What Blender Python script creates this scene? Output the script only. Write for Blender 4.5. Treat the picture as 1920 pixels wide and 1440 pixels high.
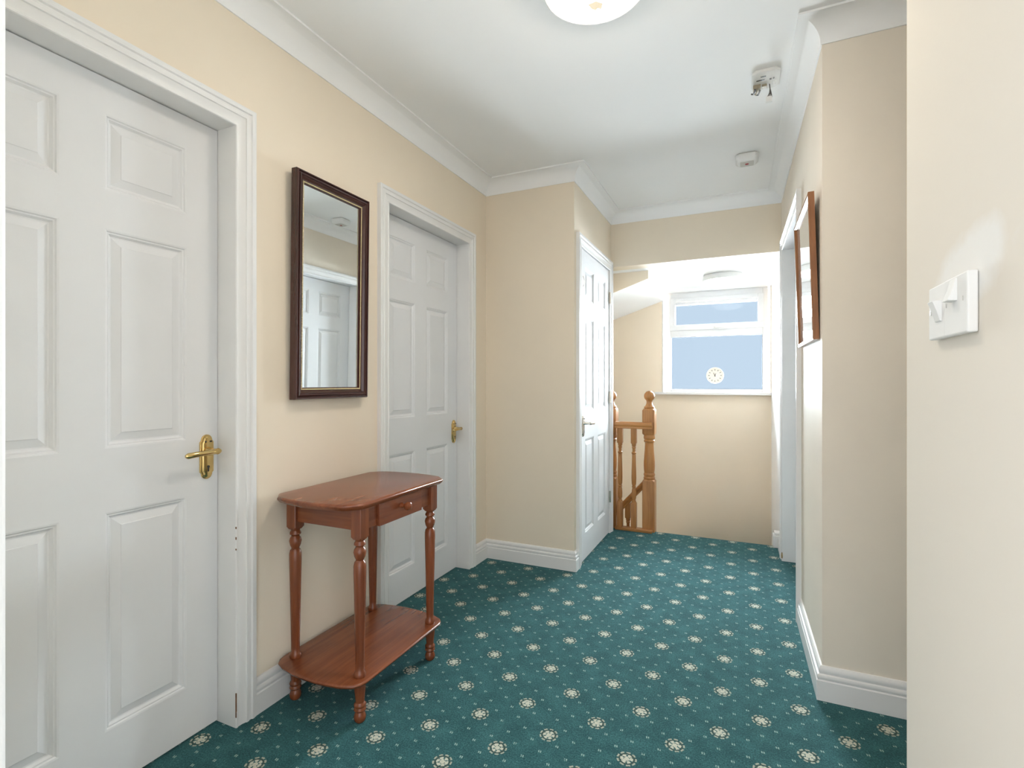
import bpy, math, random
from mathutils import Vector, Matrix
random.seed(7)
for o in list(bpy.data.objects):
    bpy.data.objects.remove(o)
scene = bpy.context.scene
col = scene.collection
# ------------------------------------------------------------------ camera
FPX, U0, V0, CAMH = 950.0, 960.0, 718.0, 1.135
YAW = math.atan(434 / 950)
cam = bpy.data.cameras.new('camera')
cam.sensor_width = 36.0
cam.lens = FPX / 1920 * 36.0
cam.shift_y = -2.0 / 1920
cam.clip_start = 0.03
camo = bpy.data.objects.new('camera', cam)
col.objects.link(camo)
camo.location = (0, 0, CAMH)
camo.rotation_euler = (math.pi / 2, 0, YAW)
scene.camera = camo
# ------------------------------------------------------------------ light
EXPOSURE = 0.97
SKY = (0.70, 0.72, 0.75)
SKY_STRENGTH = 1.6
GLASS_T = tuple((a / b / SKY_STRENGTH) ** .5 for a, b in zip([x / 2 ** EXPOSURE for x in (0.565, 0.71, 0.863)], SKY))   # made-up pane tint that dims and blues the bright sky, per face
SUN_STRENGTH = 124.0
LAMP_STRENGTH = 23.0
STAIR_LAMP_STRENGTH = 9.0
world = bpy.data.worlds.new('sky')
scene.world = world
world.use_nodes = True
bg = world.node_tree.nodes['Background']
bg.inputs[0].default_value = (*SKY, 1)
bg.inputs[1].default_value = SKY_STRENGTH
sun = bpy.data.lights.new('sun', 'SUN')
sun.energy = SUN_STRENGTH
sun.angle = math.radians(60)
sun.color = (1.0, 0.93, 0.86)
suno = bpy.data.objects.new('sun', sun)
col.objects.link(suno)
suno.rotation_euler = (math.radians(-82.5), 0, math.radians(0))   # low soft daylight through the stair window
suno.location = (0, 9, 5)
scene.view_settings.view_transform = 'Standard'
scene.view_settings.look = 'None'
scene.view_settings.exposure = EXPOSURE
scene.view_settings.gamma = 1.0
scene.view_settings.use_curve_mapping = False

# ------------------------------------------------------------------ pixel helpers
_d = Vector((-math.sin(YAW), math.cos(YAW), 0)); _r = Vector((math.cos(YAW), math.sin(YAW), 0))
def ray(u, v): return _d + _r * ((u - U0) / FPX) + Vector((0, 0, (V0 - v) / FPX))
def on_x(u, v, X): q = ray(u, v); return Vector((0, 0, CAMH)) + q * (X / q.x)
def on_y(u, v, Y): q = ray(u, v); return Vector((0, 0, CAMH)) + q * (Y / q.y)
def on_z(u, v, Z): q = ray(u, v); return Vector((0, 0, CAMH)) + q * ((Z - CAMH) / q.z)

# ------------------------------------------------------------------ materials
MATS = {}
class NT:
    """tiny node-tree helper"""
    def __init__(s, name):
        s.m = bpy.data.materials.new(name); s.m.use_nodes = True
        s.t = s.m.node_tree; s.n = s.t.nodes; s.b = s.n['Principled BSDF']; MATS[name] = s.m
    def node(s, kind, **kw):
        n = s.n.new(kind)
        for k, v in kw.items(): setattr(n, k, v)
        return n
    def link(s, a, b): s.t.links.new(a, b)
    def put(s, sock, v):
        if hasattr(v, 'links') or isinstance(v, bpy.types.NodeSocket): s.link(v, sock)
        else: sock.default_value = v
    def math(s, op, a, b=None, c=None):
        n = s.node('ShaderNodeMath', operation=op)
        s.put(n.inputs[0], a)
        if b is not None: s.put(n.inputs[1], b)
        if c is not None: s.put(n.inputs[2], c)
        return n.outputs[0]
    def coord(s, kind='Object'): return s.node('ShaderNodeTexCoord').outputs[kind]
    def mapping(s, v, scale=(1, 1, 1), rot=(0, 0, 0), loc=(0, 0, 0)):
        n = s.node('ShaderNodeMapping'); s.link(v, n.inputs[0])
        n.inputs['Scale'].default_value = scale; n.inputs['Rotation'].default_value = rot; n.inputs['Location'].default_value = loc
        return n.outputs[0]
    def noise(s, v, scale, detail=3, rough=.55, dist=0):
        n = s.node('ShaderNodeTexNoise'); s.link(v, n.inputs['Vector'])
        n.inputs['Scale'].default_value = scale; n.inputs['Detail'].default_value = detail
        n.inputs['Roughness'].default_value = rough; n.inputs['Distortion'].default_value = dist
        return n.outputs['Fac']
    def ramp(s, f, stops):
        n = s.node('ShaderNodeValToRGB'); s.link(f, n.inputs[0]); e = n.color_ramp.elements
        while len(e) < len(stops): e.new(0.5)
        for el, (p, c) in zip(e, stops): el.position = p; el.color = (*c, 1)
        return n.outputs[0]
    def mix(s, f, a, b):
        n = s.node('ShaderNodeMix', data_type='RGBA')
        s.put(n.inputs[0], f)
        for i, v in ((6, a), (7, b)):
            if isinstance(v, tuple): n.inputs[i].default_value = (*v, 1)
            else: s.link(v, n.inputs[i])
        return n.outputs[2]
    def bump(s, h, strength=.2, dist=.002):
        n = s.node('ShaderNodeBump'); s.link(h, n.inputs['Height'])
        n.inputs['Strength'].default_value = strength; n.inputs['Distance'].default_value = dist
        s.link(n.outputs[0], s.b.inputs['Normal'])
    def base(s, c):
        if isinstance(c, tuple): s.b.inputs['Base Color'].default_value = (*c, 1)
        else: s.link(c, s.b.inputs['Base Color'])
    def set(s, **kw):
        for k, v in kw.items(): s.b.inputs[k.replace('_', ' ')].default_value = v

def plain(name, c, rough=.5, metal=0., var=.04, scale=9, bump=0., bscale=60, spec=.5, coat=0.):
    k = NT(name); v = k.coord()
    n = k.noise(v, scale)
    k.base(k.ramp(n, [(.3, tuple(x * (1 - var) for x in c)), (.7, tuple(min(1, x * (1 + var)) for x in c))]))
    k.set(Roughness=rough, Metallic=metal, Specular_IOR_Level=spec, Coat_Weight=coat)
    if bump: k.bump(k.noise(v, bscale, 4), bump)
    return k

CREAM = (0.820, 0.722, 0.585)
plain('wall_cream', CREAM, .55, var=.015, scale=3, bump=.10, bscale=45, spec=.3)
plain('wall_silk', (0.80, 0.725, 0.62), .55, var=.02, scale=4, bump=.25, bscale=38, spec=.07)
plain('ceiling_white', (0.90, 0.90, 0.895), .8, var=.01, scale=2, bump=.06, bscale=50, spec=.2)
plain('gloss_white', (0.79, 0.785, 0.775), .32, var=.015, scale=6, bump=.04, bscale=90, spec=.18)
plain('door_white', (0.77, 0.775, 0.785), .42, var=.012, scale=5, bump=.05, bscale=70, spec=.05)
plain('floor_pale', (0.72, 0.69, 0.62), .6, var=.05)
plain('upvc', (0.75, 0.76, 0.77), .4, var=.01, spec=.05)
plain('plastic_white', (0.80, 0.795, 0.775), .35, var=.01, spec=.0)
plain('plastic_grey', (0.55, 0.54, 0.50), .4)
plain('plastic_dark', (0.03, 0.028, 0.026), .5)
plain('copper_wire', (0.10, 0.09, 0.085), .5)
plain('terminal', (0.36, 0.31, 0.22), .5, var=.2, scale=90)
plain('red_led', (0.35, 0.03, 0.03), .4)
plain('gold', (0.95, 0.78, 0.46), .35, metal=.25, var=.1, scale=60)
plain('brass', (0.72, 0.52, 0.22), .18, metal=1., var=.1, scale=40)
plain('nickel', (0.66, 0.62, 0.55), .22, metal=1., var=.05)
plain('bare_timber', (0.20, 0.10, 0.05), .7, var=.3, scale=60)
plain('rust_stain', (0.42, 0.30, 0.14), .6, var=.3, scale=60)
plain('clock_white', (0.80, 0.76, 0.66), .4, var=.03)
plain('clock_ink', (0.12, 0.10, 0.09), .5)
plain('print_paper', (0.80, 0.80, 0.78), .6, var=.1, scale=9)
plain('shade_base', (0.78, 0.76, 0.70), .4)

def wood(name, dark, light, axis, scale=1., rough=.3, knots=None, coat=.2):
    k = NT(name); v = k.coord()
    sc = [26., 26., 26.]; sc[axis] = 1.6
    m = k.mapping(v, tuple(x * scale for x in sc))
    n1 = k.noise(m, 1., 5, .6, .6)
    m2 = k.mapping(v, tuple(x * scale * 5 for x in sc))
    n2 = k.noise(m2, 1., 3)
    n3 = k.noise(v, 4., 2)
    f = k.math('ADD', k.math('MULTIPLY', n1, .7), k.math('ADD', k.math('MULTIPLY', n2, .2), k.math('MULTIPLY', n3, .25)))
    c = k.ramp(f, [(.38, dark), (.72, light)])
    if knots:
        vo = k.node('ShaderNodeTexVoronoi'); sk = [6.5, 6.5, 6.5]; sk[axis] = 3.2
        k.link(k.mapping(v, tuple(sk)), vo.inputs['Vector']); vo.inputs['Scale'].default_value = 1.
        c = k.mix(k.math('LESS_THAN', vo.outputs['Distance'], .075), c, knots)
    k.base(c); k.set(Roughness=rough, Coat_Weight=coat, Coat_Roughness=.2)
    k.bump(n2, .08, .001)
for ax, nm in enumerate('xyz'):
    wood('mahogany_' + nm, (0.120, 0.028, 0.010), (0.260, 0.074, 0.025), ax, 1., .27, coat=.22)
    wood('pine_' + nm, (0.27, 0.100, 0.022), (0.48, 0.215, 0.058), ax, 1.3, .35, (0.10, 0.03, 0.01))
    wood('darkwood_' + nm, (0.026, 0.0085, 0.007), (0.075, 0.024, 0.019), ax, 2., .26)
    wood('teak_' + nm, (0.19, 0.072, 0.026), (0.34, 0.145, 0.058), ax, 2., .26)

k = NT('mirror_glass'); v = k.coord(); k.base(k.ramp(k.noise(v, 2.), [(0, (.86, .88, .87)), (1, (.88, .90, .89))])); k.set(Metallic=1., Roughness=.012)
# picture glass: clear glossy cover over a pale print
k = NT('picture_glass'); v = k.coord(); k.base(k.ramp(k.noise(v, 7., 4), [(.35, (.50, .50, .48)), (.65, (.78, .78, .76))])); k.set(Roughness=.03, Specular_IOR_Level=.6, Coat_Weight=1., Coat_Roughness=.02)
# window pane: thin glass, its added tint tones the sky down
k = NT('pane'); t = k.node('ShaderNodeBsdfTransparent'); t.inputs[0].default_value = (*GLASS_T, 1)
g = k.node('ShaderNodeBsdfGlossy'); g.inputs['Roughness'].default_value = .02
mx = k.node('ShaderNodeMixShader'); fr = k.node('ShaderNodeFresnel'); fr.inputs[0].default_value = 1.45
k.link(k.math('MULTIPLY', fr.outputs[0], .12), mx.inputs[0]); k.link(t.outputs[0], mx.inputs[1]); k.link(g.outputs[0], mx.inputs[2])
k.link(mx.outputs[0], k.n['Material Output'].inputs[0])
def emit(name, c, e, strength):
    k = NT(name); v = k.coord()
    k.base(k.ramp(k.noise(v, 5.), [(0, c), (1, tuple(min(1, x * 1.02) for x in c))]))
    k.b.inputs['Emission Color'].default_value = (*e, 1); k.set(Emission_Strength=strength, Roughness=.25)
emit('opal_lit', (.9, .88, .84), (1., .91, .79), LAMP_STRENGTH)
emit('opal_print', (.30, .24, .15), (1., .86, .64), .38)
emit('opal_stair', (.9, .9, .88), (1., .95, .88), STAIR_LAMP_STRENGTH)

# carpet: woven medallions on a diagonal lattice with paired pin dots between
k = NT('carpet'); v = k.coord()
sp = k.node('ShaderNodeSeparateXYZ'); k.link(v, sp.inputs[0])
wob = k.noise(v, 160., 2)
PU, PV = .0417, .0401
uu = k.math('DIVIDE', k.math('ADD', sp.outputs[0], .571), PU)
vv = k.math('DIVIDE', k.math('SUBTRACT', sp.outputs[1], 1.776), PV)
def wrap(a, lo, hi): return k.math('WRAP', a, hi, lo)
dxa = k.math('MULTIPLY', wrap(uu, -3., 3.), PU); dya = k.math('MULTIPLY', wrap(vv, -3., 3.), PV)
dxb = k.math('MULTIPLY', wrap(k.math('ADD', uu, 3.), -3., 3.), PU); dyb = k.math('MULTIPLY', wrap(k.math('ADD', vv, 3.), -3., 3.), PV)
def length(a, b): return k.math('SQRT', k.math('ADD', k.math('MULTIPLY', a, a), k.math('MULTIPLY', b, b)))
ra, rb = length(dxa, dya), length(dxb, dyb)
sel = k.math('LESS_THAN', ra, rb)
def pick(a, b): return k.math('ADD', k.math('MULTIPLY', sel, a), k.math('MULTIPLY', k.math('SUBTRACT', 1., sel), b))
dx, dy, r0 = pick(dxa, dxb), pick(dya, dyb), k.math('MINIMUM', ra, rb)
r = k.math('ADD', r0, k.math('MULTIPLY', k.math('SUBTRACT', wob, .5), .005))
th = k.math('ARCTAN2', dy, dx)
def between(a, lo, hi): return k.math('MULTIPLY', k.math('GREATER_THAN', a, lo), k.math('LESS_THAN', a, hi))
dash = k.math('GREATER_THAN', k.math('SINE', k.math('MULTIPLY', th, 9.)), -.45)
ring = k.math('MULTIPLY', between(r, .0245, .0300), dash)
brown = between(r, .0185, .0250)
pet = k.math('GREATER_THAN', k.math('SINE', k.math('ADD', k.math('MULTIPLY', th, 6.), 1.)), -.35)
flower = k.math('MAXIMUM', k.math('LESS_THAN', r, .0075), k.math('MULTIPLY', between(r, .0095, .0190), pet))
flower = k.math('MAXIMUM', flower, k.math('MULTIPLY', k.math('LESS_THAN', r, .0185), k.math('GREATER_THAN', wob, .52)))
pp = wrap(k.math('MULTIPLY', k.math('ADD', uu, vv), .5), -.5, .5); qq = wrap(k.math('MULTIPLY', k.math('SUBTRACT', uu, vv), .5), -.5, .5)
mx_ = k.math('MULTIPLY', k.math('ADD', pp, qq), PU); my_ = k.math('MULTIPLY', k.math('SUBTRACT', pp, qq), PV)
ax = k.math('ABSOLUTE', k.math('ADD', mx_, k.math('MULTIPLY', my_, .15)))
dots = k.math('MULTIPLY', between(ax, .0012, .0048), k.math('LESS_THAN', k.math('ABSOLUTE', my_), .0045))
dots = k.math('MULTIPLY', dots, k.math('GREATER_THAN', r0, .034))
dots = k.math('MULTIPLY', dots, k.math('GREATER_THAN', wob, .40))
fib = k.noise(v, 200., 5, .8)
patch = k.noise(v, 14., 3)
fibmix = k.math('ADD', k.math('MULTIPLY', fib, .8), k.math('MULTIPLY', patch, .2))
c = k.ramp(fibmix, [(.36, (0.007, 0.034, 0.035)), (.50, (0.023, 0.094, 0.098)), (.64, (0.066, 0.195, 0.200))])
c = k.mix(k.math('MULTIPLY', brown, .55), c, (0.055, 0.055, 0.030))
c = k.mix(dots, c, (0.30, 0.42, 0.38))
c = k.mix(k.math('MULTIPLY', ring, k.math('ADD', .35, fib)), c, (0.46, 0.46, 0.36))
c = k.mix(k.math('MULTIPLY', flower, k.math('ADD', .35, fib)), c, (0.66, 0.65, 0.53))
k.base(c); k.set(Roughness=.95, Specular_IOR_Level=.12, Sheen_Weight=.22, Sheen_Roughness=.40, Sheen_Tint=(.55, .9, 1., 1))
k.bump(fib, .55, .004)
plain('carpet_plain', (0.028, 0.085, 0.078), .95, var=.4, scale=300, bump=.4, bscale=300, spec=.1)

# near wall: silk emulsion with a whiter filler patch around the switch
k = NT('wall_patched'); v = k.coord()
sp = k.node('ShaderNodeSeparateXYZ'); k.link(v, sp.inputs[0]); n = k.noise(v, 9., 5)
e1 = k.math('DIVIDE', k.math('SUBTRACT', sp.outputs[1], .93), .17); e2 = k.math('DIVIDE', k.math('SUBTRACT', sp.outputs[2], 1.30), .055)
e2 = k.math('ADD', e2, k.math('MULTIPLY', e1, .5))
dd = k.math('ADD', length(e1, e2), k.math('MULTIPLY', k.math('SUBTRACT', n, .5), 1.6))
mask = k.ramp(dd, [(.55, (1, 1, 1)), (1.0, (0, 0, 0))])
bw = k.node('ShaderNodeRGBToBW'); k.link(mask, bw.inputs[0])
k.base(k.mix(bw.outputs[0], (0.74, 0.69, 0.61), (0.79, 0.775, 0.74)))
k.set(Roughness=.5, Specular_IOR_Level=.0)
k.bump(k.math('ADD', k.math('MULTIPLY', k.noise(v, 36., 4), .5), k.math('MULTIPLY', bw.outputs[0], k.noise(v, 60., 4))), .12, .003)

# ------------------------------------------------------------------ mesh builder
class MB:
    def __init__(s): s.v = []; s.f = []
    def add(s, vs, fs):
        o = len(s.v); s.v += [tuple(p) for p in vs]; s.f += [tuple(i + o for i in f) for f in fs]; return s
    def box(s, x0, x1, y0, y1, z0, z1):
        return s.add([(x0, y0, z0), (x1, y0, z0), (x1, y1, z0), (x0, y1, z0), (x0, y0, z1), (x1, y0, z1), (x1, y1, z1), (x0, y1, z1)],
                     [(0, 3, 2, 1), (4, 5, 6, 7), (0, 1, 5, 4), (1, 2, 6, 5), (2, 3, 7, 6), (3, 0, 4, 7)])
    def loft(s, rings, cap=True):
        n = len(rings[0]); vs = [p for r in rings for p in r]; fs = []
        for i in range(len(rings) - 1):
            for j in range(n):
                fs.append((i * n + j, i * n + (j + 1) % n, (i + 1) * n + (j + 1) % n, (i + 1) * n + j))
        if cap: fs += [tuple(range(n))[::-1], tuple((len(rings) - 1) * n + j for j in range(n))]
        return s.add(vs, fs)
    def prism(s, poly, z0, z1): return s.loft([[(x, y, z0) for x, y in poly], [(x, y, z1) for x, y in poly]])
    def lathe(s, prof, c=(0, 0, 0), seg=24, axis='z'):
        rings = []
        for r, h in prof:
            ring = []
            for j in range(seg):
                a = 2 * math.pi * j / seg; p, q = max(r, 1e-5) * math.cos(a), max(r, 1e-5) * math.sin(a)
                ring.append({'z': (c[0] + p, c[1] + q, c[2] + h), 'x': (c[0] + h, c[1] + p, c[2] + q), 'y': (c[0] + q, c[1] + h, c[2] + p)}[axis])
            rings.append(ring)
        return s.loft(rings)
    def strip(s, p0, p1, o0, o1, nrm, prof):
        p0, p1, o0, o1, nrm = map(Vector, (p0, p1, o0, o1, nrm))
        return s.loft([[p0 + o0 * w + nrm * t for w, t in prof], [p1 + o1 * w + nrm * t for w, t in prof]])
    def sweep(s, path, prof, z=0.):
        """profile (out, height) along an XY path, room on the right-hand side, mitred"""
        rings = []
        for i, p in enumerate(path):
            ns = []
            for a, b in ((i - 1, i), (i, i + 1)):
                if a >= 0 and b < len(path):
                    d = (Vector(path[b]) - Vector(path[a])).normalized(); ns.append(Vector((d.y, -d.x)))
            m = ns[0] if len(ns) == 1 else (ns[0] + ns[1]) / (1 + ns[0].dot(ns[1]))
            rings.append([(p[0] + m.x * o, p[1] + m.y * o, z + h) for o, h in prof])
        return s.loft(rings)
    def tube(s, pts, r, seg=8):
        pts = [Vector(p) for p in pts]; rings = []
        rr = r if isinstance(r, (list, tuple)) else [r] * len(pts)
        for i, p in enumerate(pts):
            t = (pts[min(i + 1, len(pts) - 1)] - pts[max(i - 1, 0)]).normalized()
            a = t.cross(Vector((0, 0, 1)) if abs(t.z) < .9 else Vector((1, 0, 0))).normalized(); b = t.cross(a)
            rings.append([p + (a * math.cos(2 * math.pi * j / seg) + b * math.sin(2 * math.pi * j / seg)) * rr[i] for j in range(seg)])
        return s.loft(rings)
    def rsq(s, c, levels, axis='z', sgn=1):
        """clipped-square section solid; levels = (height, half x, half y, clip)"""
        rings = []
        for h, hx, hy, k in levels:
            pts = [(hx, -hy + k), (hx, hy - k), (hx - k, hy), (-hx + k, hy), (-hx, hy - k), (-hx, -hy + k), (-hx + k, -hy), (hx - k, -hy)]
            if axis == 'z': rings.append([(c[0] + a, c[1] + b, c[2] + h) for a, b in pts])
            else: rings.append([(c[0] + h * sgn, c[1] + a, c[2] + b) for a, b in pts])
        return s.loft(rings)

ORG = {}
def link(name, mb, mat, parent=None, smooth=None, bevel=0., label=None, kind=None):
    org = ORG.get(parent.name, Vector()) if parent else Vector()
    me = bpy.data.meshes.new(name)
    me.from_pydata([Vector(p) - org for p in mb.v], [], mb.f); me.update()
    import bmesh
    bm = bmesh.new(); bm.from_mesh(me); bmesh.ops.recalc_face_normals(bm, faces=bm.faces); bm.to_mesh(me); bm.free()
    o = bpy.data.objects.new(name, me); col.objects.link(o)
    me.materials.append(MATS[mat])
    if smooth is not None:
        for p in me.polygons: p.use_smooth = True
        me.set_sharp_from_angle(angle=math.radians(smooth))
    if bevel:
        b = o.modifiers.new('edge', 'BEVEL'); b.width = bevel; b.segments = 3; b.limit_method = 'ANGLE'; b.angle_limit = math.radians(40)
        for p in me.polygons: p.use_smooth = True
        me.set_sharp_from_angle(angle=math.radians(40))
    if parent: o.parent = parent
    ORG[o.name] = org
    if label: o['label'] = label
    if kind: o['kind'] = kind
    return o
def thing(name, loc, label, cat, kind=None, group=None):
    o = bpy.data.objects.new(name, None); o.empty_display_size = .1; col.objects.link(o); o.location = loc
    ORG[o.name] = Vector(loc); o['label'] = label; o['category'] = cat
    if kind: o['kind'] = kind
    if group: o['group'] = group
    return o
def struct(name, mb, mat, label, cat, **kw):
    o = link(name, mb, mat, kind='structure', label=label, **kw); o['category'] = cat; return o

# ------------------------------------------------------------------ key planes (metres)
XL = -1.53            # left wall
YN = 2.94             # face of the boxed-out nib
XC = -0.93            # cupboard wall beside the stairs
YB = 3.87             # header over the stairs
YS = 3.98             # edge of the landing
YF = 5.19             # far stair wall
YR = 2.124            # face of the right-hand nib
XR0, SL = 0.2575, -0.0138
def xr(y): return XR0 + SL * (y - YR)
XSR = 0.232
XNR, YNR = 0.29, 1.22  # near right wall and its corner
ZC, ZS = 2.436, 2.025
YD = 0.295            # wall with the doorway the view is taken from

# ------------------------------------------------------------------ room shell
m = MB(); m.box(-1.75, 1.5, YD - .1, YS, -.25, 0)
struct('floor', m, 'carpet', 'green patterned carpet with cream medallions covering the landing floor', 'carpet', bevel=.012)
m = MB(); m.box(-1.75, 1.5, -1.2, YD - .1, -.25, 0)
struct('floor_bounce', m, 'floor_pale', 'unseen pale floor added behind the viewpoint to bounce light', 'floor')  # added out of view, pale so it bounces sky light up to the ceiling
m = MB(); m.box(-1.75, 1.6, -.1, YB + .05, ZC, ZC + .15)
struct('ceiling', m, 'ceiling_white', 'flat white painted ceiling above the landing', 'ceiling')
m = MB(); m.box(-2.8, .5, YB + .13, 5.4, ZS, ZS + .15)
struct('ceiling_stairs', m, 'ceiling_white', 'lower white ceiling over the stairs in front of the window', 'ceiling')
def wall_x(name, x_face, sgn, thick, y0, y1, holes, z0=0., z1=ZC + .1, back=.1):
    """wall in an X plane with door holes (y0, y1, ztop), plus a closed layer behind"""
    m = MB(); xa, xb = sorted((x_face, x_face - sgn * thick)); y = y0
    for h0, h1, zt in holes:
        m.box(xa, xb, y, h0, z0, z1); m.box(xa, xb, h0, h1, zt, z1); y = h1
    m.box(xa, xb, y, y1, z0, z1)
    xc, xd = sorted((x_face - sgn * thick, x_face - sgn * (thick + back))); m.box(xc, xd, y0, y1, z0, z1)
    return m
LT = .028
D1 = (.372, 1.137); D2 = (1.931, 2.696); D3 = (3.052, 3.790); D4 = (2.812, 3.652); DTOP = 1.982
def hole(d): return (d[0] - LT, d[1] + LT, DTOP + LT)
struct('wall_left', wall_x('w', XL, 1, .12, .1, YN + .12, [hole(D1), hole(D2)]), 'wall_cream', 'long cream wall with two white doors and the mirror', 'wall')
m = MB(); m.box(XL - .1, XC - .1601, YN, YN + .1, 0, ZC + .1)
struct('wall_nib', m, 'wall_cream', 'cream boxed-out wall face between middle door and cupboard door', 'wall')
struct('wall_cupboard', wall_x('w', XC, 1, .10, YN, 3.905, [hole(D3)], back=.06), 'wall_cream', 'narrow cream wall around the cupboard door by the stairs', 'wall')
m = MB(); m.box(XC - .3, XSR + .05, YB, YB + .13, ZS, ZC + .1)
struct('wall_header', m, 'wall_cream', 'cream header above the opening to the stairs', 'wall')
m = MB(); xa = xr(YR); xb = xr(YB + .03); T = .145
def rpoly(y0, y1, o0=0., o1=T): return [(xr(y0) + o0, y0), (xr(y0) + o1, y0), (xr(y1) + o1, y1), (xr(y1) + o0, y1)]
h4 = hole(D4)
m.prism(rpoly(YR, h4[0]), 0, ZC + .1); m.prism(rpoly(h4[1], YB + .03), 0, ZC + .1); m.prism(rpoly(h4[0], h4[1]), h4[2], ZC + .1)
m.prism(rpoly(YR, YB + .03, T, T + .1), 0, ZC + .1)
struct('wall_right', m, 'wall_silk', 'narrow cream wall strip behind the wooden picture frame', 'wall')
m = MB(); m.box(xr(YR) + T + .1001, 1.6, YR, YR + .1, 0, ZC + .1)
struct('wall_alcove', m, 'wall_cream', 'shaded cream wall face right of the picture frame', 'wall')
m = MB(); m.box(1.4, 1.5, YNR - .02, YR + .02, 0, ZC + .1)
struct('wall_passage', m, 'wall_cream', 'cream end wall of the side passage out of view', 'wall')
m = MB(); m.box(XNR, 1.6, .1, YNR, 0, ZC + .1)
struct('wall_near', m, 'wall_patched', 'near cream wall carrying the white light switch', 'wall')
m = MB(); m.box(XL - .1, -.892, YD - .1, YD, 0, ZC + .1); m.box(-.892, XNR, YD - .1, YD, 2.03, ZC + .1)
struct('wall_doorway', m, 'wall_cream', 'cream wall around the doorway at the left edge', 'wall')
m = MB()
WX0, WX1, WZ0, WZ1 = -.722, .222, 1.042, 2.027
m.box(-2.8, WX0, YF, YF + .2, -2.8, ZS + .3); m.box(WX1, .6, YF, YF + .2, -2.8, ZS + .3)
m.box(WX0, WX1, YF, YF + .2, -2.8, WZ0); m.box(WX0, WX1, YF, YF + .2, WZ1, ZS + .3)
struct('wall_far', m, 'wall_cream', 'far cream stair wall around and below the window', 'wall')
m = MB(); m.box(XSR, .5, YB + .03, YF + .1, -2.8, ZS + .3)
struct('wall_stair_right', m, 'ceiling_white', 'white stair wall right of the window', 'wall')
m = MB(); m.box(-2.9, -2.7, 3.8, YF + .2, -.55, ZS + .3)
struct('wall_stair_left', m, 'wall_cream', 'cream end wall above the foot of the stairs', 'wall')  # unseen wall cut short, added gap below lets sky light the far wall
m = MB(); m.box(-2.8, XC - .04, 3.905, 4.02, -2.8, ZS + .3); m.box(XC - .04, .5, YS - .12, YS, -2.8, -.25)
struct('wall_stair_inner', m, 'wall_cream', 'cream wall under the landing edge beside the stairs', 'wall')
m = MB(); m.box(-2.9, .5, 3.86, 5.4, -2.9, -2.7)
struct('floor_lower', m, 'carpet_plain', 'green carpet at the bottom of the stairs', 'carpet')
# sloping soffit hung under the stair ceiling
m = MB(); pr = [(-.685, ZS + .02), (-.685, 1.962), (-1.9, 1.962 - 1.215 * .335), (-1.9, ZS + .02)]
m.loft([[(x, 4.10, z) for x, z in pr], [(x, YF + .02, z) for x, z in pr]])
struct('ceiling_slope', m, 'ceiling_white', 'small sloping soffit hanging over the stairs left of the window', 'ceiling')
m = MB(); m.loft([[(x, 4.096, z) for x, z in pr], [(x, 4.10, z) for x, z in pr]])
struct('trim_6', m, 'wall_cream', 'cream wedge-shaped end face of the sloping soffit', 'trim')
# staircase: two steps down, quarter landing, then down to the left
st = thing('staircase', (-.2, YS, -.4), 'carpeted staircase going down below the landing edge', 'stairs', 'structure')
m = MB(); m.box(-.70, XSR, YS, YS + .24, -.45, -.20); link('step', m, 'carpet_plain', st, bevel=.012)
m = MB(); m.box(-.70, XSR, YS + .24, YF, -.60, -.40); link('step', m, 'carpet_plain', st, bevel=.012)
for i in range(8):
    m = MB(); m.box(-.70 - .235 * (i + 1), -.70 - .235 * i, 4.08, YF, -.60 - .2 * (i + 1), -.40 - .2 * (i + 1)); link('step', m, 'carpet_plain', st)
m = MB(); zt = lambda x: -.30 + (x + .66) * .85
m.loft([[(x, 4.02, z) for x, z in ((-.66, -.18), (-2.6, zt(-2.6) + .12), (-2.6, zt(-2.6) - .22), (-.66, -.55))], [(x, 4.06, z) for x, z in ((-.66, -.18), (-2.6, zt(-2.6) + .12), (-2.6, zt(-2.6) - .22), (-.66, -.55))]])
link('string_board', m, 'gloss_white', st)

# cornice
cov = [(0, -.084), (.005, -.084), (.005, -.080)]
for i in range(13):
    a = math.radians(180 - 90 * i / 12); cov.append((.0775 + .0715 * math.cos(a), -.0775 + .0715 * math.sin(a)))
cov += [(.0790, -.0075), (.0835, -.0075), (.0835, .002), (0, .002)]
m = MB(); m.sweep([(XL, YD), (XL, YN), (XC, YN), (XC, YB), (xr(YB), YB), (xr(YR), YR), (1.4, YR), (1.4, YNR), (XNR, YNR), (XNR, YD)], cov, ZC)
struct('trim_1', m, 'ceiling_white', 'white coved cornice running around the landing ceiling', 'trim', smooth=35)

# baseboards
bp = [(0, 0), (.019, 0), (.019, .070), (.0155, .0735), (.0155, .0765), (.0175, .080), (.0175, .0865), (.0155, .0905), (.0105, .093), (.0105, .0965), (.0125, .1005), (.0125, .107), (.010, .1135), (.005, .119), (0, .120)]
AW = .072
def base(name, path, label):
    m = MB(); m.sweep(path, bp); return struct(name, m, 'gloss_white', label, 'baseboard', smooth=30)
base('baseboard_left', [(XL, D1[1] + AW), (XL, D2[0] - AW)], 'white moulded baseboard behind the console table')
base('baseboard_nib', [(XL, D2[1] + AW), (XL, YN), (XC, YN), (XC, D3[0] - AW)], 'white moulded baseboard wrapping the boxed-out wall')
base('baseboard_right', [(xr(D4[0] - AW), D4[0] - AW), (xr(YR), YR), (1.4, YR)], 'white moulded baseboard around the right-hand corner')
base('baseboard_stair', [(xr(3.885), 3.885), (xr(D4[1] + AW), D4[1] + AW)], 'short white baseboard end at the head of the stairs')
base('baseboard_passage', [(1.4, YR), (1.4, YNR), (XNR, YNR), (XNR, YD)], 'white baseboard along the side passage and near wall')
m = MB(); m.box(.185, XSR, YS - .06, YS + .02, .0, .085); m.box(.195, XSR, YS - .04, YS + .03, .085, .10)
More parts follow.
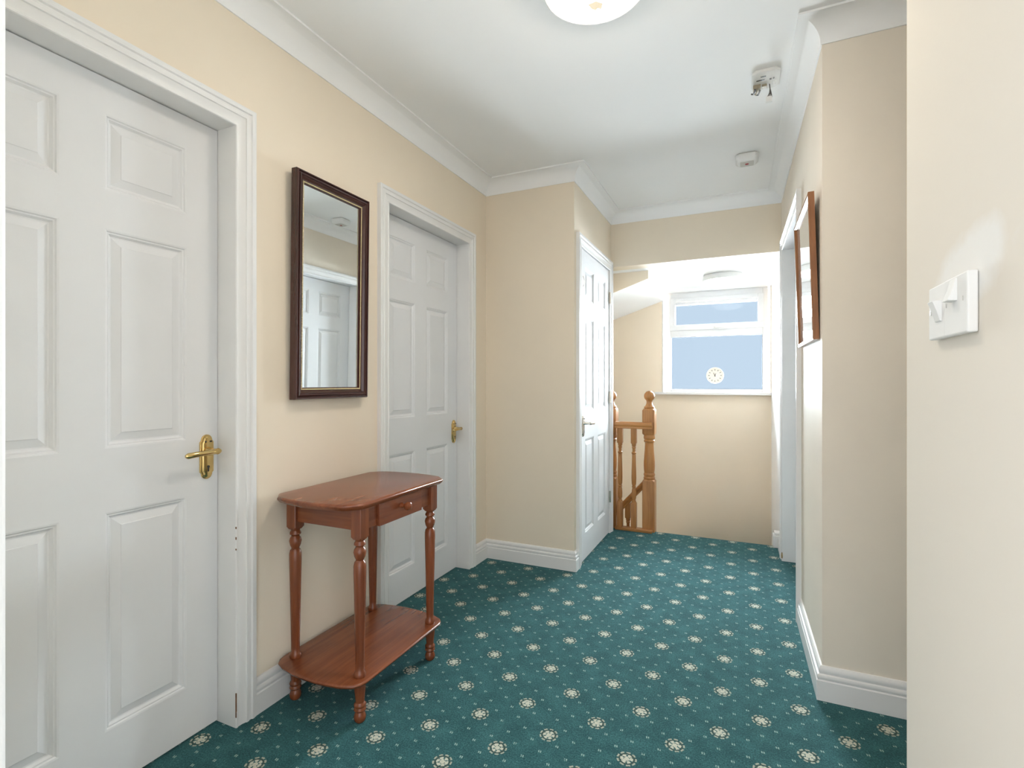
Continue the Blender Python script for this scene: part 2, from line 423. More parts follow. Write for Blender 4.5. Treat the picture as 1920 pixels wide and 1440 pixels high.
struct('trim_2', m, 'gloss_white', 'small white string end block at the top of the stairs', 'trim', bevel=.004)

# ------------------------------------------------------------------ doors
ARCH = [(0, 0), (0, .0115), (.002, .0145), (.007, .0145), (.0095, .0120), (.024, .0130), (.034, .0165), (.036, .0200), (.0445, .0200), (.047, .0170), (.0535, .0180), (.0565, .0225), (.0635, .0225), (.0655, .0205), (.072, .0205), (.072, 0)]
def architrave(parent, X, n, y0, y1, zt):
    m = MB(); m.strip((X, y1, 0), (X, y1, zt), (0, 1, 0), (0, 1, 1), (n, 0, 0), ARCH); link('architrave', m, 'gloss_white', parent, smooth=28)
    m = MB(); m.strip((X, y0, 0), (X, y0, zt), (0, -1, 0), (0, -1, 1), (n, 0, 0), ARCH); link('architrave', m, 'gloss_white', parent, smooth=28)
    m = MB(); m.strip((X, y0, zt), (X, y1, zt), (0, -1, 1), (0, 1, 1), (n, 0, 0), ARCH); link('architrave', m, 'gloss_white', parent, smooth=28)
PZ = [(.168, .775), (.953, 1.562), (1.670, 1.880)]
def rect(X, y0, y1, z0, z1): return [(X, y0, z0), (X, y1, z0), (X, y1, z1), (X, y0, z1)]
def leaf_and_panels(parent, X, n, y0, y1, zt, stile=.103, mull=.103):
    pw = (y1 - y0 - 2 * stile - mull) / 2
    cols_ = [(y0 + stile, y0 + stile + pw), (y1 - stile - pw, y1 - stile)]
    m = MB(); ys = sorted([y0, y1] + [v for c in cols_ for v in c]); zs = sorted([.006, zt - .003] + [v for c in PZ for v in c])
    for i in range(len(ys) - 1):
        for j in range(len(zs) - 1):
            if any(abs(ys[i] - c[0]) < 1e-6 for c in cols_) and any(abs(zs[j] - p[0]) < 1e-6 for p in PZ): continue
            m.add(rect(X, ys[i], ys[i + 1], zs[j], zs[j + 1]), [(0, 1, 2, 3) if n > 0 else (3, 2, 1, 0)])
    B = X - n * .040; z0, z1 = .006, zt - .003
    m.add([(X, y0, z0), (X, y1, z0), (X, y1, z1), (X, y0, z1), (B, y0, z0), (B, y1, z0), (B, y1, z1), (B, y0, z1)],
          [(0, 4, 5, 1), (1, 5, 6, 2), (2, 6, 7, 3), (3, 7, 4, 0), (4, 7, 6, 5)])
    leaf = link('door_leaf', m, 'door_white', parent)
    steps = [(0, 0), (.0045, .0010), (.0075, .0045), (.0110, .0045), (.0165, .0105), (.0200, .0110), (.0410, .0045), (.0425, .0030)]
    for c in cols_:
        for p in PZ:
            m = MB(); m.loft([rect(X - n * d, c[0] + i, c[1] - i, p[0] + i, p[1] - i) for i, d in steps], cap=False)
            k = len(m.v); m.f.append((k - 4, k - 3, k - 2, k - 1))
            link('door_panel', m, 'door_white', leaf)
    return leaf
def plate_outline(w, h, n=10):
    """upright plate with domed ends and small shoulders, (y, z) about its centre"""
    pts = []
    for i in range(n + 1):
        a = math.pi * i / n; pts.append((w * .40 * math.cos(a), h / 2 - w * .42 + w * .42 * math.sin(a)))
    pts += [(-w / 2, h / 2 - w * .52)]
    half = [(w / 2, h / 2 - w * .52)] + pts
    return half + [(-y, -z) for y, z in half]
def door_handle(parent, X, n, yc, zc, h, ylev, mat, w=.046, drop=.004):
    """backplate with a lever; ylev = signed lever length along Y"""
    m = MB(); rings = []
    for d, s in ((0, 1.), (.004, 1.), (.006, .93), (.0065, .80), (.010, .70), (.011, .60)):
        rings.append([(X + n * d, yc + y * s, zc + z * (1 - (1 - s) * w / h)) for y, z in plate_outline(w, h)])
    m.loft(rings); hd = link('door_handle', m, mat, parent, smooth=35)
    zl = zc + h * .14
    sg = 1 if ylev > 0 else -1
    m = MB(); m.lathe([(.012, 0), (.012, .006), (.0085, .010), (.0085, .044), (.0095, .05)], (X + n * .008, yc, zl), 16, 'x') if n > 0 else m.lathe([(.012, 0), (.012, -.006), (.0085, -.010), (.0085, -.044), (.0095, -.05)], (X + n * .008, yc, zl), 16, 'x')
    m.tube([(X + n * .050, yc - sg * .014, zl), (X + n * .051, yc - sg * .008, zl), (X + n * .052, yc + ylev * .5, zl - drop * .4), (X + n * .052, yc + ylev * .93, zl - drop), (X + n * .051, yc + ylev, zl - drop)], [.006, .0095, .0085, .0095, .005], 8)
    link('lever', m, mat, hd, smooth=50)
    for dy in (-.009, .009):
        m = MB(); q = [(.0032, 0), (.0032, n * .0022), (.001, n * .0028)]; m.lathe(q, (X + n * .0105, yc + dy, zc + h * .345), 10, 'x'); link('screw', m, 'plastic_dark', hd)
    m = MB(); m.lathe([(.0045, 0), (.0045, n * .0012), (.0005, n * .0013)], (X + n * .0108, yc, zc - h * .22), 12, 'x'); m.box(*sorted((X + n * .0105, X + n * .012)), yc - .0022, yc + .0022, zc - h * .22 - .016, zc - h * .22)
    link('keyhole', m, 'plastic_dark', hd)
    return hd
def lining(parent, X, n, depth, y0, y1, zt):
    xs = sorted((X, X - n * depth))
    m = MB(); m.box(*xs, y0 - LT, y0, 0, zt + LT); link('jamb', m, 'gloss_white', parent)
    m = MB(); m.box(*xs, y1, y1 + LT, 0, zt + LT); link('jamb', m, 'gloss_white', parent)
    m = MB(); m.box(*xs, y0, y1, zt, zt + LT); link('head_lining', m, 'gloss_white', parent)
def hinge(parent, X, n, y, z, h=.085):
    m = MB(); m.lathe([(.0055, 0), (.0055, h)], (X + n * .005, y, z), 10); m.box(*sorted((X - n * .001, X + n * .0015)), y - .012, y + .010, z, z + h)
    link('hinge', m, 'nickel', parent, smooth=40)

d1 = thing('door_1', (XL, (D1[0] + D1[1]) / 2, 0), 'large white six-panel door nearest on the left', 'door', 'structure')
lining(d1, XL, 1, .118, *D1, DTOP); leaf_and_panels(d1, -1.605, 1, D1[0] + .002, D1[1] - .002, DTOP); architrave(d1, XL, 1, *D1, DTOP)
door_handle(d1, -1.605, 1, 1.096, .893, .146, -.100, 'brass')
for z0, z1, w in ((.055, .115, .0022), (.035, .055, .0014), (.62, .628, .0015), (.655, .662, .0014), (.585, .590, .0014)):
    m = MB(); m.box(XL + .0113, XL + .0152, D1[1] - .0005, D1[1] + w, z0, z1); link('paint_chip', m, 'bare_timber', d1)
d2 = thing('door_2', (XL, (D2[0] + D2[1]) / 2, 0), 'white six-panel door between the mirror and the boxed-out wall', 'door', 'structure')
lining(d2, XL, 1, .118, *D2, DTOP); leaf_and_panels(d2, -1.605, 1, D2[0] + .002, D2[1] - .002, DTOP); architrave(d2, XL, 1, *D2, DTOP)
door_handle(d2, -1.605, 1, 2.655, .840, .140, -.095, 'brass')
d3 = thing('door_3', (XC, (D3[0] + D3[1]) / 2, 0), 'narrow white six-panel cupboard door beside the stairs with silver hinges', 'door', 'structure')
lining(d3, XC, 1, .098, *D3, DTOP + .004); lf = leaf_and_panels(d3, XC + .004, 1, D3[0] + .003, D3[1] - .003, DTOP + .002); architrave(d3, XC, 1, *D3, DTOP + .004)
door_handle(d3, XC + .004, 1, D3[0] + .045, .862, .135, .085, 'nickel', w=.040)
for z in (1.735, .985, .235): hinge(d3, XC + .010, 1, D3[1] - .004, z)
m = MB(); m.tube([(XC + .022, D3[0] - .004, 1.80), (XC + .030, D3[0] + .006, 1.775), (XC + .026, D3[0] + .004, 1.745), (XC + .020, D3[0] + .002, 1.735)], .0022, 6); link('cabin_hook', m, 'nickel', d3)
yc4 = (D4[0] + D4[1]) / 2
d4 = thing('door_4', (xr(yc4), yc4, 0), 'white door frame and recessed door on the right beyond the picture', 'door', 'structure')
X4 = xr(yc4)
lining(d4, X4, -1, .14, *D4, DTOP); leaf_and_panels(d4, X4 + .094, -1, D4[0] + .002, D4[1] - .002, DTOP); architrave(d4, X4, -1, *D4, DTOP)
door_handle(d4, X4 + .094, -1, D4[0] + .045, .89, .146, .095, 'brass')
m = MB(); m.tube([(X4 - .0135, D4[1] - .001, .055), (X4 - .0135, D4[1] + .001, .035), (X4 - .0130, D4[1] + .0005, .018)], [.003, .006, .004], 6); link('stain', m, 'rust_stain', d4)
d4.rotation_euler.z = -SL
# doorway the view is taken from: only its left lining shows
d5 = thing('door_5', (-.876, YD, 0), 'white door lining at the left edge of the view', 'door frame', 'structure')
m = MB(); m.box(-.892, -.862, YD - .12, YD + .010, 0, 2.03); link('jamb', m, 'gloss_white', d5, bevel=.002)
m = MB(); m.strip((-.866, YD + .009, 0), (-.866, YD + .009, 2.03), (-1, 0, 0), (-1, 0, 1), (0, 1, 0), [(0, 0), (0, .016), (.003, .020), (.03, .020), (.07, .024), (.07, 0)]); link('architrave', m, 'gloss_white', d5, smooth=28)
m = MB(); m.box(-.862, XNR, YD - .12, YD + .010, 2.0, 2.03); link('head_lining', m, 'gloss_white', d5)

# ------------------------------------------------------------------ window
YW = 5.24
wn = thing('window_1', ((WX0 + WX1) / 2, YW, WZ0), 'white framed stair window with a small top light over one large pane', 'window', 'structure')
def bar(par, nm, x0, x1, z0, z1, y0=YW, y1=YW + .06, mat='upvc', bev=.004):
    m = MB(); m.box(x0, x1, y0, y1, z0, z1); return link(nm, m, mat, par, bevel=bev)
FX0, FX1, FZ0, FZ1 = -.706, .208, 1.044, 2.025
PX0, PX1, PZ0, PZ1 = -.656, .162, 1.073, 1.590
bar(wn, 'frame_stile', FX0, PX0, FZ0, FZ1); bar(wn, 'frame_stile', PX1, FX1, FZ0, FZ1)
bar(wn, 'frame_sill', PX0, PX1, FZ0, PZ0); bar(wn, 'frame_head', PX0, PX1, 1.965, FZ1); bar(wn, 'transom', PX0, PX1, PZ1, 1.655)
TX0, TX1, TZ0, TZ1 = -.615, .122, 1.706, 1.902
sash = bar(wn, 'sash', TX0 - .050, TX1 + .050, TZ0 - .055, TZ0, YW - .014, YW + .05)
bar(wn, 'sash', TX0 - .050, TX0, TZ0, TZ1 + .067, YW - .014, YW + .05); bar(wn, 'sash', TX1, TX1 + .050, TZ0, TZ1 + .067, YW - .014, YW + .05)
bar(wn, 'sash', TX0, TX1, TZ1 + .030, TZ1 + .067, YW - .014, YW + .05)
bar(wn, 'vent_strip', TX0 + .001, TX1 - .001, TZ1, TZ1 + .0285, YW - .008, YW + .03, bev=.003)
for x0, x1, z0, z1, nm in ((PX0, PX1, PZ0, PZ1, 'lower'), (TX0, TX1, TZ0, TZ1, 'upper')):
    y = YW + .03
    bar(wn, 'glass_pane', x0, x1, z0, z1, y, y + .004, 'pane', 0)
    g_ = .004
    for a, b, c, d in ((x0, x1, z0, z0 + g_), (x0, x1, z1 - g_, z1), (x0, x0 + g_, z0 + g_, z1 - g_), (x1 - g_, x1, z0 + g_, z1 - g_)):
        bar(wn, 'gasket', a, b, c, d, y - .006, y - .0005, 'plastic_dark', 0)
hp = on_y(1340, 613, YW - .016)
m = MB(); m.box(hp.x - .025, hp.x + .025, YW - .026, YW - .013, hp.z - .012, hp.z + .012); m.tube([(hp.x, YW - .02, hp.z), (hp.x + .004, YW - .05, hp.z - .002), (hp.x + .02, YW - .056, hp.z - .005), (hp.x + .135, YW - .056, hp.z - .012)], [.009, .009, .009, .007], 8)
link('window_handle', m, 'plastic_white', wn, smooth=45)
m = MB(); m.box(-.80, XSR, YF - .045, YF + .001, 1.022, 1.046); m.box(WX0 + .001, WX1 - .001, YF, YW + .01, 1.0425, 1.046)
link('window_board', m, 'gloss_white', wn, bevel=.007)
m = MB(); m.box(WX0 - .012, WX0 + .002, YF - .003, YF + .05, WZ0 + .005, 1.975); link('corner_bead', m, 'gloss_white', wn, bevel=.003)

# clock stuck to the lower pane
cp = on_y(1340.5, 704, YW + .012)
ck = thing('window_clock', (cp.x, YW + .02, cp.z - .08), 'small round cream clock stuck to the window pane', 'clock')
m = MB(); m.lathe([(.079, 0), (.079, -.010), (.074, -.016), (.067, -.016), (.066, -.012), (.001, -.012)], (cp.x, YW + .0295, cp.z), 40, 'y'); link('clock_case', m, 'clock_white', ck, smooth=35)
m = MB()
for i in range(12):
    a = math.radians(30 * i); c, s = math.cos(a), math.sin(a)
    p = [Vector((cp.x + s * rr + c * w, 0, cp.z + c * rr - s * w)) for rr, w in ((.048, -.003), (.048, .003), (.060, .003), (.060, -.003))]
    m.loft([[(q.x, YW + .0166, q.z) for q in p], [(q.x, YW + .0176, q.z) for q in p]])
link('hour_marks', m, 'clock_ink', ck)
for L, ang in ((.030, -28), (.022, 22)):
    a = math.radians(ang); c, s = math.cos(a), math.sin(a)
    p = [Vector((cp.x + s * rr + c * w, 0, cp.z + c * rr - s * w)) for rr, w in ((-.010, -.003), (-.010, .003), (L, .002), (L, -.002))]
    m = MB(); m.loft([[(q.x, YW + .0140, q.z) for q in p], [(q.x, YW + .0150, q.z) for q in p]]); link('clock_hand', m, 'clock_ink', ck)

# ------------------------------------------------------------------ balustrade
bl = thing('stair_balustrade', (-.78, 3.95, 0), 'turned pine balustrade with ball-topped newel posts at the head of the stairs', 'balustrade')
NW = .046
def newel(x, y, zb, half=NW):
    m = MB(); m.rsq((x, y, 0), [(zb, half, half, .003), (.383, half, half, .003), (.395, half * .86, half * .86, half * .35)])
    nw = link('newel_post', m, 'pine_z', bl, smooth=30)
    m = MB(); m.lathe([(.040, .385), (.043, .40), (.044, .408), (.040, .415), (.040, .420), (.043, .427), (.043, .435), (.038, .445), (.041, .47), (.0425, .50), (.042, .53), (.038, .58), (.034, .63), (.0325, .66), (.033, .675), (.040, .684), (.041, .692), (.036, .699), (.041, .706), (.043, .716), (.041, .726), (.041, .742)], (x, y, 0), 28); link('turned_shaft', m, 'pine_z', nw, smooth=30)
    m = MB(); m.rsq((x, y, 0), [(.738, half * .9, half * .9, .012), (.748, half, half, .003), (.925, half, half, .003), (.938, half * .85, half * .85, half * .3)]); link('upper_block', m, 'pine_z', nw, smooth=30)
    m = MB(); m.lathe([(.030, .93), (.036, .938), (.040, .946), (.038, .953), (.031, .958), (.024, .972), (.021, .985), (.0215, .992)] + [(.0405 * math.sin(math.radians(a)), 1.0335 - .0405 * math.cos(math.radians(a))) for a in range(36, 181, 12)], (x, y, 0), 28); link('ball_cap', m, 'pine_z', nw, smooth=40)
newel(-.659, YS + .006, -.45); newel(-.953, YS + .006, -.45)
m = MB(); hr = [(-.024, .790), (.024, .790), (.026, .797), (.022, .805), (.028, .815), (.030, .825), (.024, .837), (.010, .842), (-.010, .842), (-.024, .837), (-.030, .825), (-.028, .815), (-.022, .805), (-.026, .797)]
m.loft([[(x, 3.930 + a, z - .006) for a, z in hr] for x in (-.908, -.626)]); link('handrail', m, 'pine_x', bl, smooth=45)
m = MB(); m.box(-.908, -.626, 3.900, 3.962, -.001, .022); link('base_rail', m, 'pine_x', bl, bevel=.005)
def baluster(x, y, z0, z1, nm='baluster'):
    s = (z1 - z0) / .775; m = MB(); h = .0205
    m.rsq((x, y, z0), [(0, h, h, .002), (.195 * s, h, h, .002), (.203 * s, h * .8, h * .8, h * .35)])
    m.lathe([(a, b * s) for a, b in ((.014, .195), (.017, .207), (.013, .214), (.0125, .222), (.0165, .235), (.0175, .27), (.015, .30), (.012, .312), (.0165, .320), (.012, .328), (.0165, .345), (.0185, .39), (.0175, .45), (.0150, .54), (.0140, .575), (.0175, .580), (.0175, .588), (.012, .594), (.0115, .615), (.0165, .628), (.0130, .634), (.0170, .645), (.0170, .665))], (x, y, z0), 18)
    m.rsq((x, y, z0), [(.655 * s, h * .8, h * .8, h * .35), (.663 * s, h, h, .002), (z1 - z0, h, h, .002)])
    link(nm, m, 'pine_z', bl, smooth=32)
for x in (-.872, -.766): baluster(x, 3.932, .02, .785)
# descending handrail and its balusters behind
rs = 1.12
zr = lambda x: .352 + (x + .70) * rs
m = MB(); m.loft([[(x, 4.000 + a, zr(x) + (z - .815) * 1.3) for a, z in hr] for x in (-.69, -1.9)]); link('sloping_handrail', m, 'pine_x', bl, smooth=45)
for x in (-.825, -.945, -1.065, -1.185): baluster(x, 4.0, zr(x) - .80, zr(x) - .02)

# ------------------------------------------------------------------ console table
tb = thing('console_table', (-1.32, 1.545, 0), 'reddish mahogany console table with turned legs and a lower shelf', 'table')
def tbl_outline(hl, x0, x1, yc=1.545, clip=False):
    hx = (x1 - x0) / 2; xc = (x0 + x1) / 2; k = hl - .302
    q = [(hx, hl - .072), (hx - .006, hl - .050), (hx - .022, hl - .030), (hx - .060, hl - .014), (hx - .115, hl - .004), (0.03, hl)]
    if clip: q = [(hx, hl - .064), (hx - .044, hl - .020), (hx - .10, hl - .008), (.03, hl)]
    right = [(a, b) for a, b in q] + [(-a, b) for a, b in q[::-1]]
    return [(xc + a, yc + b) for a, b in right] + [(xc - a, yc - b) for a, b in right]
def scaled(poly, s, c): return [(c[0] + (x - c[0]) * (1 - s / abs(.19)), c[1] + (y - c[1]) * (1 - s / .31)) for x, y in poly]
def slab(hl, x0, x1, z0, z1, clip=False):
    P = tbl_outline(hl, x0, x1, clip=clip); c = ((x0 + x1) / 2, 1.545); t = z1 - z0
    lv = [(z0, .010), (z0 + t * .25, .0045), (z0 + t * .5, .001), (z0 + t * .68, 0), (z0 + t * .85, .0015), (z1 - .0008, .005), (z1, .008)]
    m = MB(); m.loft([[(x, y, z) for x, y in scaled(P, s, c)] for z, s in lv]); return m
link('table_top', slab(.305, -1.516, -1.130, .718, .740, True), 'mahogany_y', tb, smooth=38)
link('shelf', slab(.292, -1.516, -1.134, .131, .150), 'mahogany_y', tb, smooth=38)
LX, LY = (-1.468, -1.172), (1.336, 1.754)
legp = [(.0185, .612), (.0150, .606), (.0190, .599), (.0195, .593), (.0130, .586), (.0190, .578), (.0215, .568), (.0190, .556), (.0185, .5545), (.0185, .553), (.0150, .546), (.0130, .541), (.0185, .534), (.0210, .522), (.0212, .50), (.0195, .42), (.0165, .28), (.0150, .19), (.0148, .172), (.0180, .166), (.0205, .158), (.0195, .151), (.0185, .148)]
ftp = [(.0205, .134), (.0200, .118), (.0165, .085), (.0150, .066), (.0195, .060), (.0205, .055), (.0180, .050), (.0195, .046), (.0205, .041), (.0145, .034), (.0175, .028), (.0205, .017), (.0190, .006), (.0140, 0)]
for x in LX:
    for y in LY:
        m = MB(); m.rsq((x, y, 0), [(.611, .017, .017, .005), (.620, .0215, .0215, .002), (.7185, .0215, .0215, .002)])
        m.lathe(legp, (x, y, 0), 24); lg = link('leg', m, 'mahogany_z', tb, smooth=32)
        m = MB(); m.lathe(ftp, (x, y, 0), 24); link('foot', m, 'mahogany_z', lg, smooth=40)
for y in LY:
    m = MB(); m.box(LX[0] + .02, LX[1] - .02, y - .010, y + .010, .640, .7185); link('side_apron', m, 'mahogany_x', tb, bevel=.001)
m = MB(); m.box(LX[0] - .010, LX[0] + .010, LY[0] + .02, LY[1] - .02, .640, .7185); link('back_apron', m, 'mahogany_y', tb)
da, db = on_x(712, 960, -1.150).y, on_x(791, 940, -1.150).y
XA = LX[1] + .010
for a, b in ((LY[0] + .02, da - .002), (db + .002, LY[1] - .02)):
    m = MB(); m.box(XA - .018, XA, a, b, .640, .7185); link('front_apron', m, 'mahogany_y', tb, bevel=.001)
m = MB(); m.box(XA - .30, XA + .012, da, db, .636, .7165); dr = link('drawer', m, 'mahogany_y', tb, bevel=.002)
kn = on_x(756, 949, XA + .02)
m = MB(); m.lathe([(.010, 0), (.010, .005), (.0070, .010), (.0075, .016), (.0140, .023), (.0165, .031), (.0140, .039), (.006, .043), (.0005, .0435)], (XA + .0115, kn.y, .683), 18, 'x'); link('knob', m, 'mahogany_x', dr, smooth=40)

# ------------------------------------------------------------------ wall mirror
mr = thing('wall_mirror', (XL, 1.55, 1.075), 'tall wall mirror in a dark mahogany frame with gold beading', 'mirror')
MY0, MY1, MZ0, MZ1 = 1.356, 1.748, 1.073, 1.925
MF = [(0, 0), (0, .025), (.003, .031), (.007, .031), (.009, .025), (.012, .024), (.0135, .029), (.016, .032), (.019, .031), (.0205, .027), (.0225, .027), (.024, .029), (.026, .027), (.031, .020), (.036, .018), (.036, .013), (.045, .010), (.045, 0)]
XB = XL + .010
def frame4(par, nm, y0, y1, z0, z1, X, n, prof, mats):
    C = {'bl': ((X, y0, z0), (0, 1, 1)), 'br': ((X, y1, z0), (0, -1, 1)), 'tr': ((X, y1, z1), (0, -1, -1)), 'tl': ((X, y0, z1), (0, 1, -1))}
    out = []
    for a, b, mt in (('bl', 'br', mats[0]), ('br', 'tr', mats[1]), ('tr', 'tl', mats[0]), ('tl', 'bl', mats[1])):
        m = MB(); m.strip(C[a][0], C[b][0], C[a][1], C[b][1], (n, 0, 0), prof); out.append(link(nm, m, mt, par, smooth=25))
    return out
rails = frame4(mr, 'frame_rail', MY0, MY1, MZ0, MZ1, XB, 1, MF, ('darkwood_y', 'darkwood_z'))
m = MB(); m.box(XB + .001, XB + .009, MY0 + .03, MY1 - .03, MZ0 + .03, MZ1 - .03); link('mirror_glass', m, 'mirror_glass', mr)
m = MB(); st_ = .0062; i0 = .0385
def octa(p, r):
    x, y, z = p; m.add([(x + r, y, z), (x - r * .5, y, z), (x, y + r, z), (x, y - r, z), (x, y, z + r), (x, y, z - r)], [(0, 2, 4), (0, 4, 3), (0, 3, 5), (0, 5, 2), (1, 4, 2), (1, 3, 4), (1, 5, 3), (1, 2, 5)])
y0, y1, z0, z1 = MY0 + i0, MY1 - i0, MZ0 + i0, MZ1 - i0
ny = round((y1 - y0) / st_); nz = round((z1 - z0) / st_)
for i in range(ny + 1):
    for z in (z0, z1): octa((XB + .0185, y0 + (y1 - y0) * i / ny, z), .0036)
for i in range(1, nz):
    for y in (y0, y1): octa((XB + .0185, y, z0 + (z1 - z0) * i / nz), .0036)
link('gold_beading', m, 'gold', mr, label='gold beaded inner edge')
mr.rotation_euler.y = math.radians(.75)

# ------------------------------------------------------------------ framed picture on the right wall
XP = xr(2.41) - .002
pc = thing('framed_picture', (XP, 2.41, 1.297), 'glazed picture in a thin reddish-brown wooden frame on the right wall', 'picture')
PF = [(0, 0), (0, .020), (.004, .0215), (.012, .0205), (.018, .0150), (.020, .012), (.020, 0)]
frame4(pc, 'frame_rail', 2.170, 2.652, 1.297, 1.846, XP, -1, PF, ('teak_y', 'teak_z'))
m = MB(); m.box(XP - .010, XP - .003, 2.185, 2.637, 1.312, 1.831); link('picture_glass', m, 'picture_glass', pc)
pc.rotation_euler = (0, math.radians(-1.75), -SL)

# ------------------------------------------------------------------ ceiling fittings
lc = (-.428, 1.566)
lm = thing('ceiling_light', (lc[0], lc[1], ZC), 'round lit opal glass ceiling light at the top edge near the camera', 'ceiling light')
m = MB(); m.lathe([(.120, 0), (.120, -.022), (.110, -.026), (.0, -.026)], (*lc, ZC), 40); link('lamp_base', m, 'shade_base', lm, smooth=35)
m = MB(); m.lathe([(.158, -.010), (.163, -.012), (.163, -.052), (.160, -.055), (.153, -.055), (.145, -.050), (.145, -.010)], (*lc, ZC), 48); link('lamp_rim', m, 'shade_base', lm, smooth=35)  # rim added and deepened to shield the ceiling from the dome's glow
m = MB(); m.lathe([(.1525, -.0515), (.146, -.060), (.125, -.075), (.095, -.087), (.055, -.096), (.001, -.100)], (*lc, ZC), 48); sh = link('lamp_shade', m, 'opal_lit', lm, smooth=40)
def dome_z(r):
    P = [(.0, -.100), (.055, -.097), (.095, -.088), (.125, -.076), (.150, -.058), (.160, -.047)]
    for (a, za), (b, zb) in zip(P, P[1:]):
        if a <= r <= b: return za + (zb - za) * (r - a) / (b - a)
    return -.058
m = MB(); pts = []
for a, b in ((-.022, .000), (-.008, .024), (.004, .030), (.010, .020), (.022, .028), (.026, .002), (.004, -.012)):
    r_ = math.hypot(a, b); pts.append((lc[0] - .27 * b + a * .95, lc[1] + .96 * b + a * .27, ZC + dome_z(min(r_, .149))))
m.loft([[(x, y, z - .004) for x, y, z in pts], [(x, y, z + .003) for x, y, z in pts]]); link('shade_print', m, 'opal_print', sh)
lc2 = (-.155, 4.53)
l2 = thing('ceiling_light', (lc2[0], lc2[1], ZS), 'shallow round white ceiling light above the stair window', 'ceiling light')
m = MB(); m.lathe([(.148, 0), (.152, -.004), (.158, -.012), (.160, -.040), (.156, -.048), (.150, -.048), (.0, -.046)], (*lc2, ZS), 48); link('lamp_rim', m, 'plastic_white', l2, smooth=35)
m = MB(); m.lathe([(.149, -.0485), (.146, -.058), (.130, -.072), (.100, -.083), (.060, -.089), (.001, -.091)], (*lc2, ZS), 48); link('lamp_diffuser', m, 'opal_stair', l2, smooth=40)

al = thing('smoke_alarm', (.018, 3.20, ZC), 'white square smoke alarm with a red centre dot on the ceiling', 'smoke alarm')
m = MB(); m.rsq((.018, 3.20, ZC), [(0, .052, .052, .012), (-.006, .052, .052, .012)]); link('alarm_base', m, 'plastic_grey', al)
m = MB(); m.rsq((.018, 3.20, ZC), [(-.006, .060, .060, .016), (-.028, .060, .060, .018), (-.044, .047, .047, .016), (-.0445, .043, .043, .014)]); cv = link('alarm_cover', m, 'plastic_white', al, bevel=.003)
m = MB(); m.rsq((.018, 3.20, ZC), [(-.044, .036, .036, .006), (-.047, .034, .034, .006)]); link('grille_plate', m, 'plastic_grey', cv)
m = MB(); m.lathe([(.0105, -.0465), (.009, -.049), (.001, -.050)], (.018, 3.20, ZC), 16); link('test_button', m, 'red_led', cv)

ab = thing('alarm_mounting_base', (.086, 2.41, ZC), 'opened alarm base with exposed terminals and dangling wires on the ceiling', 'alarm base')
c0 = (.086, 2.41, ZC)
m = MB(); m.rsq(c0, [(0, .052, .068, .014), (-.010, .055, .072, .016), (-.014, .052, .069, .016)]); bp_ = link('base_plate', m, 'plastic_white', ab, bevel=.002)
for x, y, sx, sy in ((-.01, -.035, .010, .003), (-.020, -.010, .016, .003), (.018, -.005, .004, .005), (.030, -.008, .003, .005), (.038, .03, .002, .012), (.028, .03, .002, .012)):
    m = MB(); m.box(c0[0] + x - sx, c0[0] + x + sx, c0[1] + y - sy, c0[1] + y + sy, ZC - .0152, ZC - .0138); link('slot', m, 'plastic_dark' if sx < .02 and y < 0 else 'plastic_grey', bp_)
m = MB(); m.box(c0[0] - .048, c0[0] - .018, c0[1] + .018, c0[1] + .050, ZC - .030, ZC - .0135); m.box(c0[0] - .014, c0[0] + .006, c0[1] + .025, c0[1] + .045, ZC - .024, ZC - .0135); link('terminal_block', m, 'terminal', ab, bevel=.002)
for i, (x, y) in enumerate(((-.042, .026), (-.032, .030), (-.024, .040))):
    m = MB(); m.tube([(c0[0] + x, c0[1] + y, ZC - .028), (c0[0] + x + .004, c0[1] + y - .02, ZC - .040), (c0[0] + x - .004, c0[1] + y + .010, ZC - .044), (c0[0] + x - .012, c0[1] + y + .02, ZC - .036)], .0035, 6); link('wire', m, ('plastic_dark', 'terminal', 'copper_wire')[i], ab, smooth=60)
ex = c0[0] + .016
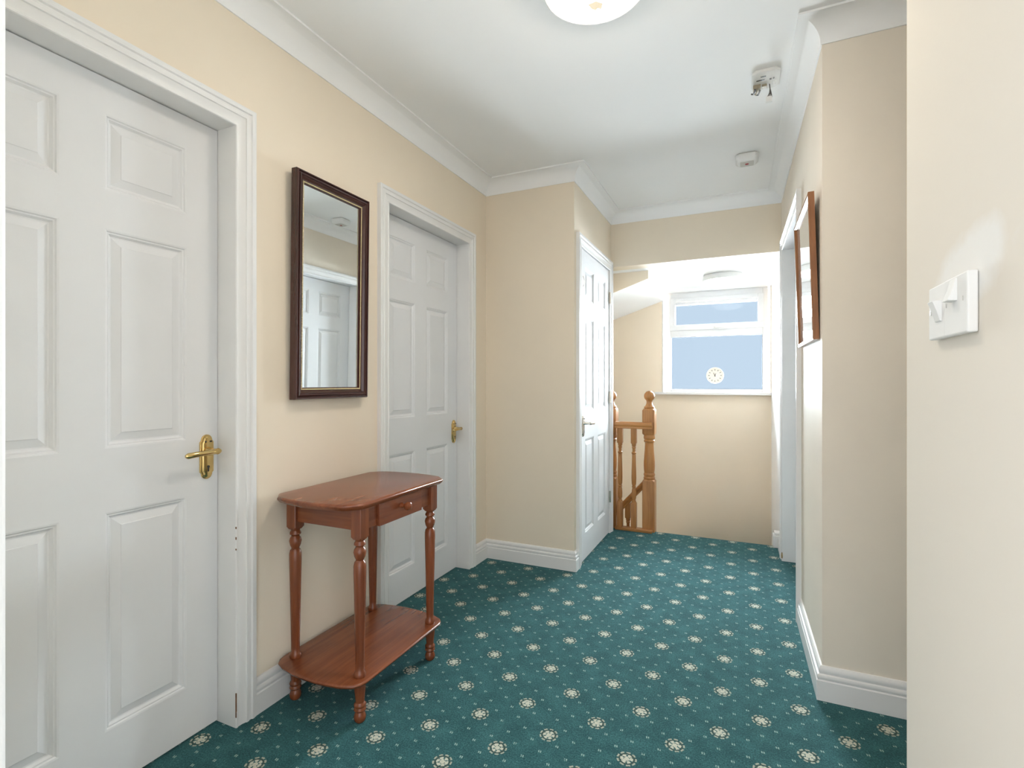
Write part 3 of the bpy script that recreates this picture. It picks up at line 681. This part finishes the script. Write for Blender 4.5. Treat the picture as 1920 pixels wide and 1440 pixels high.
for i, (dx_, dy_) in enumerate(((-.009, .0), (0, .004), (.009, 0))):
    m = MB(); m.tube([(ex, c0[1] + .035, ZC - .014), (ex + .002, c0[1] + .035, ZC - .034), (ex + .003 + dx_ * .3, c0[1] + .035 + dy_, ZC - .052), (ex + dx_, c0[1] + .035 + dy_, ZC - .072)], .0022, 6); link('lead', m, 'copper_wire', ab, smooth=60)
m = MB(); m.rsq((ex - .002, c0[1] + .036, ZC), [(-.068, .011, .006, .001), (-.090, .013, .007, .001)]); link('connector', m, 'plastic_white', ab)

# ------------------------------------------------------------------ double light switch on the near wall
XS = XNR - .013
sa, sb = on_x(1740, 590, XS), on_x(1813.5, 590, XS)
ys0, ys1 = sb.y, sa.y
zs0, zs1 = on_x(1740, 639, XS).z, on_x(1740, 543, XS).z
sw = thing('light_switch', (XNR, (ys0 + ys1) / 2, zs0), 'white double rocker light switch on the near right wall', 'light switch')
ym = on_x(1770, 590, XS).y
m = MB(); m.box(XS, XNR - .0005, ys0, ym - .0004, zs0, zs1); pl = link('switch_plate', m, 'plastic_white', sw, bevel=.0025)
m = MB(); m.box(XS + .001, XNR - .0005, ym, ys1, zs0, zs1); pl2 = link('switch_plate', m, 'plastic_white', sw, bevel=.0025)
for (ua, va, ub, vb), par, up in (((1750, 567, 1769, 602), pl2, True), ((1781, 524, 1797, 565), pl, False)):
    p0, p1 = on_x(ua, va, XS), on_x(ub, vb, XS); yc = (p0.y + p1.y) / 2; hw = .0115; zc_ = (p0.z + p1.z) / 2; hh = .0165
    hi, lo = (.011, .0015) if up else (.0015, .011)
    prf = [(XS + .002, zc_ + hh), (XS - hi, zc_ + hh - .001), (XS - .0055, zc_), (XS - lo, zc_ - hh + .001), (XS + .002, zc_ - hh)]
    m = MB(); m.loft([[(x, yc - hw, z) for x, z in prf], [(x, yc + hw, z) for x, z in prf]]); link('rocker', m, 'plastic_white', par, bevel=.001)
for (ua, va), par in (((1745, 588), pl2), ((1774.5, 573), pl), ((1806, 559), pl)):
    p = on_x(ua, va, XS); m = MB(); m.box(XS - .0006, XS + .0015, p.y - .0014, p.y + .0014, p.z - .0035, p.z + .0035); link('screw_slot', m, 'plastic_grey', par)
